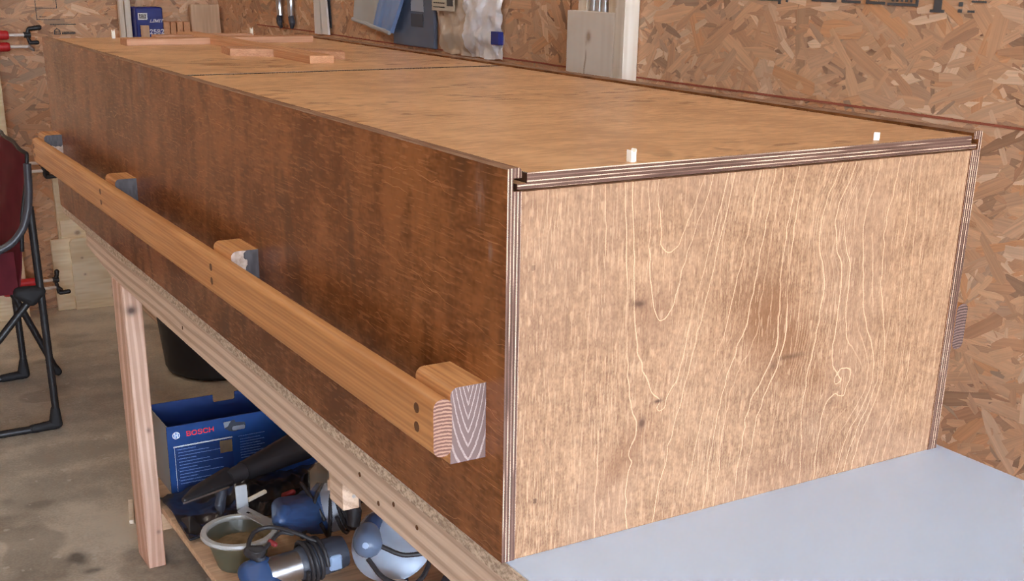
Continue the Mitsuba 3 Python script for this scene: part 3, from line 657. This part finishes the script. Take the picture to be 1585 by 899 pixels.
add(fb + "__sticker_print", cat_(*[bx(xw - .0395, xw - .0388, 1.885, 1.945, .440 + i * .010, .4425 + i * .010) for i in range(4)], bx(xw - .0395, xw - .0388, 1.842, 1.872, .445, .60)), "m_stamp", smooth=False)
add(fb + "__tab", bx(xw - .020, xw - .006, 1.650, 1.686, .364, .394, .001), "m_navy", label="navy blue tab")
bd = [("wide pale board, front of the stack leaning on the right wall", (1.163, 1.334, .942, .960, .455)), ("narrow pale board standing behind the wide one, left", (1.275, 1.320, .962, .976, .62)), ("narrow pale board standing behind the wide one, right", (1.135, 1.200, .955, .976, .62))]
add("plank", bx(.9405, .9585, 1.163, 1.334, FZ, .455, .0012), "m_pith", bd[0][0], "board")
add("plank", bx(.9595, .9765, 1.290, 1.322, FZ, .62, .0012), "m_firz", bd[1][0], "board")
add("plank", bx(.9400, .9765, 1.1275, 1.1615, FZ, .62, .0012), "m_firz", "bright upright board at the right edge of the stack on the right wall", "board")
for y, w_ in ((1.276, "left"), (1.256, "middle"), (1.236, "right")):
    add("metal_tube", cyl((.968, y, FZ), (.968, y, .62), .0085), "m_galv", f"silver metal tube between the boards on the right wall, the {w_} one of three", "tube", "metal tubes among the boards")
add("plank", bx(.9595, .9765, 1.1625, 1.212, FZ, .62, .0012), "m_firz", "tall board standing behind the wide one, next to the metal tubes", "board")

# ------------------------------------------------------------------ floor behind and under the bench
bk = thing("bucket", "black plastic tub standing on the floor behind the bench", "bucket")
by, bxx, br = 2.84, .600, .180
add(bk + "__body", lathe([(0, 0), (br - .02, 0), (br - .006, .008), (br, .02), (br + .028, .30), (br + .03, .302), (br + .022, .30), (br - .008, .022), (0, .016)], 48, (bxx, by, FZ)), "m_black", smooth=40)
for i, (x, z, dx) in enumerate(((.575, FZ + .016, 0), (.590, FZ + .016, .0), (.582, FZ + .046, 0))):
    add("timber_stick", bx(x - .031 + i * .031 - (.03 if i == 2 else 0), x + .001 + i * .031 - (.03 if i == 2 else 0), 3.36, 3.74, z - .0155, z + .0145, .001), "m_fir", ["left lower stick of the small timber bundle behind the bench leg", "right lower stick of the small timber bundle behind the bench leg", "upper stick of the small timber bundle behind the bench leg"][i], "stick")
add("wood_offcut", move(bx(-.006, .006, -.06, .06, 0, .012, .001), (.047, 1.835, FZ), -13), "m_firz", "small pale stick lying on the floor behind the bench leg", "stick")

# ------------------------------------------------------------------ tools on the lower shelf
ZS = -.5849
bo = thing("tool_carton", "open blue power tool carton on the lower shelf", "box")
bx0, bx1, by0, by1, bz = .0885, .45, 1.593, 1.690, -.425
bz0 = ZS
by1 = 1.755
add(bo + "__front_panel", bx(bx0, bx1, by0, by0 + .003, bz0, bz), "m_bluebox", smooth=False)
add(bo + "__side_panel", bx(bx0, bx0 + .003, by0 + .003, by1 - .003, bz0, bz), "m_card", label="grey printed side", smooth=False)
add(bo + "__side_panel", bx(bx1 - .003, bx1, by0 + .003, by1 - .003, bz0, bz), "m_bluein", smooth=False)
bpn = sbox(bx0, bz0, bx1, bz).difference(rrect(.2435, .2965, bz - .019, bz + .02, .005))
add(bo + "__back_panel", ext_y(bpn, by1 - .003, by1), "m_bluein", smooth=False)
add(bo + "__floor_panel", bx(bx0 + .003, bx1 - .003, by0 + .003, by1 - .003, bz0, bz0 + .003), "m_bluein", smooth=False)
def print_on(key, mesh2d, x, z, bsdf, label=None, d=.0008):
    v = mesh2d.vertices; add(key, trimesh.Trimesh(np.c_[x + v[:, 0], by0 - .0002 - v[:, 2], z + v[:, 1]], mesh2d.faces, process=False), bsdf, label, smooth=False)
def prect(x0, x1, z0, z1, y=.0008): return bx(x0, x1, by0 - .0002 - y, by0 - .0001, z0, z1)
tx = meshkit.text_mesh("BOSCH", .0112, .0008, bold=True); tx.vertices[:, 0] *= 64e-3 / tx.bounds[1][0]
print_on(bo + "__lettering", tx, .1300, -.4525, "m_inkred", "red lettering")
em = Point(.1085, -.447).buffer(.0085).difference(Point(.1085, -.447).buffer(.0068)).union(sbox(.1050, -.4525, .1068, -.4415)).union(sbox(.1102, -.4525, .1120, -.4415)).union(sbox(.105, -.4478, .112, -.4462))
add(bo + "__emblem", ext_y(Point(.1085, -.447).buffer(.0082), by0 - .0008, by0 - .0001), "m_inkpale", label="round pale emblem", smooth=False)
add(bo + "__emblem_ring", ext_y(em, by0 - .0014, by0 - .0009), "m_ink", smooth=False)
# printed picture of a hand planer, a caption box with lines of small print and a small photograph
pic = Polygon([(.2165, -.4360), (.243, -.4340), (.2445, -.440), (.2665, -.443), (.268, -.452), (.262, -.4585), (.240, -.462), (.228, -.458), (.2185, -.450)])
add(bo + "__picture", ext_y(pic, by0 - .0008, by0 - .0001), "m_tooldark", label="printed picture of a tool", smooth=False)
add(bo + "__picture_detail", cat_(ext_y(Polygon([(.2165, -.4360), (.234, -.4350), (.226, -.447), (.2185, -.450)]), by0 - .0014, by0 - .0009), ext_y(rrect(.236, .266, -.459, -.449, .003), by0 - .0014, by0 - .0009)), "m_toolgrey", smooth=False)
add(bo + "__caption_frame", cat_(prect(.100, .2355, -.4755, -.4725), prect(.102, .1030, -.585 + .004, -.4755)), "m_ink", smooth=False)
add(bo + "__caption_panel", prect(.1032, .2350, -.578, -.4758, .0004), "m_bluein", smooth=False)
add(bo + "__small_print", cat_(*[prect(.110, .150 + .03 * ((i * 7) % 3), -.4825 - i * .0075, -.4808 - i * .0075, .0011) for i in range(12)], *[prect(.107, .1085, -.4815 - i * .0245, -.4797 - i * .0245, .0011) for i in range(4)], prect(.248, .312, -.4760, -.4748), *[prect(.252, .300 + .01 * (i % 2), -.484 - i * .0065, -.4828 - i * .0065, .0011) for i in range(8)]), "m_inkpale", label="lines of small print", smooth=False)
add(bo + "__photo", prect(.205, .2335, -.508, -.479, .0016), "m_dust", label="small printed photograph", smooth=False)

pb = thing("plastic_bag", "crumpled black plastic bag spread on the shelf in front of the blue carton", "bag")
def crumple(u, v):
    x = .052 + .42 * u; y = 1.33 + .24 * v - .02 * u
    P = np.stack([u * 7, v * 5, 0 * u], -1); h = meshkit.fbm(P * 1.6, 4, 5)
    rise = np.clip((u - .12) * 4, 0, 1) * np.sin(np.pi * np.clip(v * .85 + .12, 0, 1))
    z = ZS + .004 + .022 * h + rise * (.026 + .055 * (h - .35)) 
    return np.stack([x, y + .015 * (h - .5), z], -1)
add(pb + "__film", sheet(crumple, 60, 40, .0015), "m_bag", label="black crinkled film", smooth=60)
add(pb + "__corner", hull([((.056, 1.345, ZS + .004), .003), ((.09, 1.35, ZS + .006), .004), ((.075, 1.40, ZS + .02), .010), ((.06, 1.44, ZS + .006), .004)]), "m_black")
nz = thing("vacuum_nozzle", "long black hose nozzle with a pale slit edge lying across the black bag", "nozzle")
A, B = np.array([.042, 1.31, -.474]), np.array([.40, 1.47, -.452])
add(nz + "__tip", hull([(A, .006), (A + [.03, .03, .004], .008), (A + (B - A) * .30 + [0, .012, .006], .013), (A + (B - A) * .30 + [0, -.008, -.006], .009)]), "m_black")
add(nz + "__slit_edge", tube([A + [-.004, -.006, -.004], A + (B - A) * .28 + [0, -.018, -.010]], .0022, 8), "m_steel", label="pale metal slit edge")
add(nz + "__collar", tube([A + (B - A) * .30, A + (B - A) * .42], [.016, .019], 16), "m_rubber")
add(nz + "__hose", tube([A + (B - A) * .40, A + (B - A) * .55 + [0, 0, -.003], A + (B - A) * .8 + [0, 0, -.006], B + [.02, 0, -.01]], [.020, .026, .034, .036], 18, 5), "m_black")
add(nz + "__ferrule", hull([((.118, 1.335, -.512), .009), ((.121, 1.333, -.530), .007), ((.130, 1.345, -.49), .010)]), "m_tooldark")

bkt = thing("angle_bracket", "galvanised steel angle bracket with a slot, leaning on the plastic tub", "bracket")
def plate(c, ux, uy, w, h, th, slot=None):
    poly = rrect(-w / 2, w / 2, -h / 2, h / 2, .002)
    if slot: poly = poly.difference(rrect(*slot, .003))
    m = trimesh.creation.extrude_polygon(poly, th, engine="earcut")
    ux = np.array(ux) / np.linalg.norm(ux); uy = np.array(uy) - ux * (np.array(uy) @ ux); uy /= np.linalg.norm(uy); M = np.eye(4); M[:3, 0] = ux; M[:3, 1] = uy; M[:3, 2] = np.cross(ux, uy); M[:3, 3] = c
    m.apply_transform(M); return m
add(bkt + "__arm", plate((.1375, 1.243, -.461), (1, .05, 0), (0, .08, 1), .024, .050, .003), "m_galv")
add(bkt + "__arm", plate((.152, 1.204, -.490), (1, .75, .0), (.40, -.62, -.22), .027, .070, .003, (-.005, .005, -.022, .012)), "m_galv")
add("wood_offcut", move(bx(-.022, .022, -.004, .004, 0, .007, .001), (.176, 1.262, -.478), 12, ry=-10), "m_firz", "tiny pale stick lying by the steel bracket on the black bag", "stick")

tb = thing("plastic_tub", "translucent round plastic tub with dusty contents at the front of the shelf", "tub")
tcx, tcy, tr = .117, 1.205, .070
add(tb + "__wall", lathe([(tr - .024, .001), (tr - .004, .068)], 48, (tcx, tcy, ZS)), "m_tub", smooth=True)
add(tb + "__base", lathe([(0, .0006), (tr - .024, .0006)], 48, (tcx, tcy, ZS)), "m_tub", smooth=False)
add(tb + "__rim", lathe([(tr - .006, .064), (tr + .004, .064), (tr + .006, .068), (tr + .004, .073), (tr - .006, .073), (tr - .0075, .068), (tr - .006, .064)], 48, (tcx, tcy, ZS)), "m_filmgrey", label="rolled pale rim", smooth=40)
dm_ = lathe([(0, .004), (tr - .0265, .004), (tr - .0150, .038), (tr - .02, .042), (0, .047)], 40, (tcx, tcy, ZS))
add(tb + "__contents", dm_, "m_dust", label="brown dusty contents", smooth=40)

def coil(c, ax, r, turns, pitch, rt, key, mat_="m_rubber", start=0.0, jitter=.002, seed=1):
    g = np.random.default_rng(seed); ax = np.array(ax, float) / np.linalg.norm(ax); a = np.cross(ax, [0, 0, 1.0]); a /= np.linalg.norm(a); b = np.cross(ax, a)
    th = np.linspace(start, start + turns * 2 * np.pi, int(turns * 18)); ph = g.uniform(0, 6, 3)
    rad = r + jitter * (np.sin(th * .7 + ph[0]) + np.sin(th * 1.3 + ph[1]))
    pts = np.array(c) + np.outer((th - start) / (2 * np.pi) * pitch - turns * pitch / 2, ax) + (rad * np.cos(th))[:, None] * a + (rad * np.sin(th))[:, None] * b
    return add(key, tube(pts, rt, 8), mat_, label="black power cord wound around it")

sd = thing("rotary_sander", "blue and grey power tool wound with black cord, behind the tub", "power tool")
sc, sa_ = np.array([.292, 1.212, -.510]), np.array([.82, -.42, .26])
sa_ = sa_ / np.linalg.norm(sa_)
add(sd + "__head", hull([((.176, 1.128, -.472), .017), ((.198, 1.180, -.472), .021), ((.190, 1.140, -.466), .019), ((.252, 1.195, -.504), .040)]), "m_toolblue", label="blue head")
add(sd + "__body", lathe([(0, -.05), (.034, -.05), (.046, -.03), (.052, .0), (.052, .016)], 32, sc, sa_), "m_toolblue", smooth=30)
add(sd + "__motor_cap", lathe([(.0525, .0145), (.053, .030), (.050, .058), (.040, .074), (.020, .080), (0, .081)], 32, sc, sa_), "m_toolgrey", label="grey motor cap", smooth=35)
coil(sc + sa_ * .052, sa_, .058, 3.0, .009, .0042, sd + "__cord", seed=3)
coil(sc - sa_ * .012, sa_ + np.array([.25, .3, .2]), .060, 1.0, .010, .0042, sd + "__cord", seed=4)
add(sd + "__cord", tube([sc + [.04, .035, .040], sc + [.020, .012, .058], sc + [-.020, -.030, .046], sc + [-.045, -.052, .010], sc + [-.062, -.050, -.030]], .0042, 8, 6), "m_rubber", label="black power cord wound around it")
add(sd + "__cord", tube([sc + [.055, .030, .040], sc + [.030, .004, .062], sc + [.006, -.040, .044], sc + [-.004, -.060, .006], sc + [-.006, -.054, -.040]], .0042, 8, 6), "m_rubber", label="black power cord wound around it")
add(sd + "__button", hull([((.222, 1.229, -.472), .007), ((.240, 1.229, -.468), .006)]), "m_darkred", label="dark red switch")

rt_ = thing("router", "blue and silver trim router with black cord at the bottom edge", "power tool")
r0, r1 = np.array([.098, 1.048, -.537]), np.array([.300, 1.050, -.526]); ra = (r1 - r0) / np.linalg.norm(r1 - r0); rl = np.linalg.norm(r1 - r0)
add(rt_ + "__head", hull([(r0 + [-.012, .012, .006], .022), (r0 + [.012, .008, .008], .026), (r0 + [-.01, -.02, -.02], .020), (r0 + [.02, -.02, -.018], .022)]), "m_toolblue", label="blue head")
add(rt_ + "__dial", lathe([(0, 0), (.010, 0), (.010, .006), (0, .006)], 20, r0 + [.008, .004, .0325], (0, 0, 1)), "m_tooldark")
add(rt_ + "__barrel", lathe([(0, .02), (.028, .02), (.029, .03), (.029, .085), (0, .085)], 32, r0, ra), "m_steel", label="silver barrel", smooth=30)
add(rt_ + "__motor", lathe([(0, .080), (.030, .080), (.034, .09), (.034, .155), (.030, .174), (0, .178)], 32, r0, ra), "m_tooldark", label="dark grey motor housing", smooth=30)
add(rt_ + "__switch", bx(.228, .254, 1.012, 1.024, -.546, -.514, .004), "m_switch", label="pale blue switch")
coil(r0 + ra * .105, ra, .0385, 4.0, .010, .0042, rt_ + "__cord", seed=6)
add(rt_ + "__cord", tube([(.215, 1.045, -.492), (.185, 1.07, -.478), (.150, 1.105, -.472), (.115, 1.105, -.474), (.092, 1.075, -.488), (.104, 1.055, -.494), (.132, 1.07, -.486), (.160, 1.09, -.480), (.185, 1.085, -.486)], .0042, 8, 6), "m_rubber", label="looped black cord")
add(rt_ + "__plug", hull([((.094, 1.074, -.496), .012), ((.112, 1.064, -.494), .010), ((.102, 1.052, -.502), .008)]), "m_rubber", label="black plug")
add(rt_ + "__tie", hull([((.134, 1.072, -.484), .0050), ((.140, 1.064, -.488), .0050)]), "m_darkred", label="red cord tie")

ds = thing("disc_polisher", "power tool with a large white round shroud and blue-grey knob handle under the bench rail", "power tool")
dc, dn = np.array([.345, .985, -.500]), np.array([-.45, -.45, .77]); dn /= np.linalg.norm(dn)
add(ds + "__shroud", lathe([(0, .030), (.03, .029), (.062, .020), (.078, .006), (.080, -.002), (.076, -.004), (.060, .012), (0, .02)], 48, dc, dn), "m_shroud", label="white domed shroud", smooth=40)
kc = np.array([.268, .925, -.455])
add(ds + "__knob", hull([(kc, .027), (kc + [.010, .02, .008], .022)]), "m_knob", label="blue-grey round knob")
add(ds + "__neck", tube([kc + [.01, .02, .006], kc + [.035, .05, .014], kc + [.05, .075, .004]], [.018, .015, .014], 16, 4), "m_toolblue", label="blue neck")
add(ds + "__badge", lathe([(0, 0), (.006, .0004), (0, .0012)], 16, kc + np.array([-.52, -.80, .30]) / 1.0 * .0268 , (-.52, -.80, .30)), "m_switch")
add(ds + "__stub", lathe([(0, 0), (.013, 0), (.013, .03), (.010, .036), (0, .036)], 20, (.285, 1.03, -.468), (.2, .1, .9)), "m_rubber")
add(ds + "__base", lathe([(0, -.06), (.030, -.06), (.030, .0), (0, .0)], 32, (.345, .985, -.522), (0, 0, 1)), "m_tooldark")
add(ds + "__cord", tube([kc + [-.006, -.012, -.025], kc + [.010, -.05, -.052], kc + [.05, -.085, -.058], kc + [.095, -.06, -.036], kc + [.120, 0, .0]], .0046, 8, 6), "m_rubber", label="thick black cord")
add(ds + "__cord", tube([kc + [.018, -.012, -.004], kc + [.05, -.04, -.018], kc + [.085, -.05, -.02], kc + [.115, -.055, -.025]], .0046, 8, 6), "m_rubber", label="thick black cord")
cn = thing("can", "cream coloured metal can with a bright rim behind the router", "can")
add(cn + "__body", lathe([(0, 0), (.030, 0), (.030, .062), (0, .062)], 36, (.292, .858, ZS)), "m_cream", smooth=30)
add(cn + "__rim", lathe([(.0285, .060), (.0315, .060), (.0320, .0635), (.0300, .0655), (.0285, .0640), (.0285, .060)], 36, (.292, .858, ZS)), "m_chrome", label="bright rim", smooth=40)
sp = thing("slotted_rail", "dark slotted metal rail lying along the shelf near the bottom edge", "rail")
sl_ = sbox(-.20, -.014, .20, .014)
for i in range(9): sl_ = sl_.difference(rrect(-.19 + i * .042, -.165 + i * .042, -.005, .005, .003))
add(sp + "__bar", plate((.370, .800, -.545), (.55, .8, .02), (-.8, .55, .25), .001, .001, .001) if False else move(ext_z(sl_, 0, .004), (.395, .86, -.555), 48), "m_tooldark", smooth=False)
add(sp + "__flange", move(bx(-.20, .20, .013, .017, -.026, .004, .0008), (.395, .86, -.555), 48), "m_tooldark")
add("steel_ruler", move(bx(-.25, .25, -.020, .020, 0, .0025, .0006), (.430, .80, ZS + .03), 50), "m_chrome", "bright steel straightedge lying at the front of the lower shelf", "straightedge")
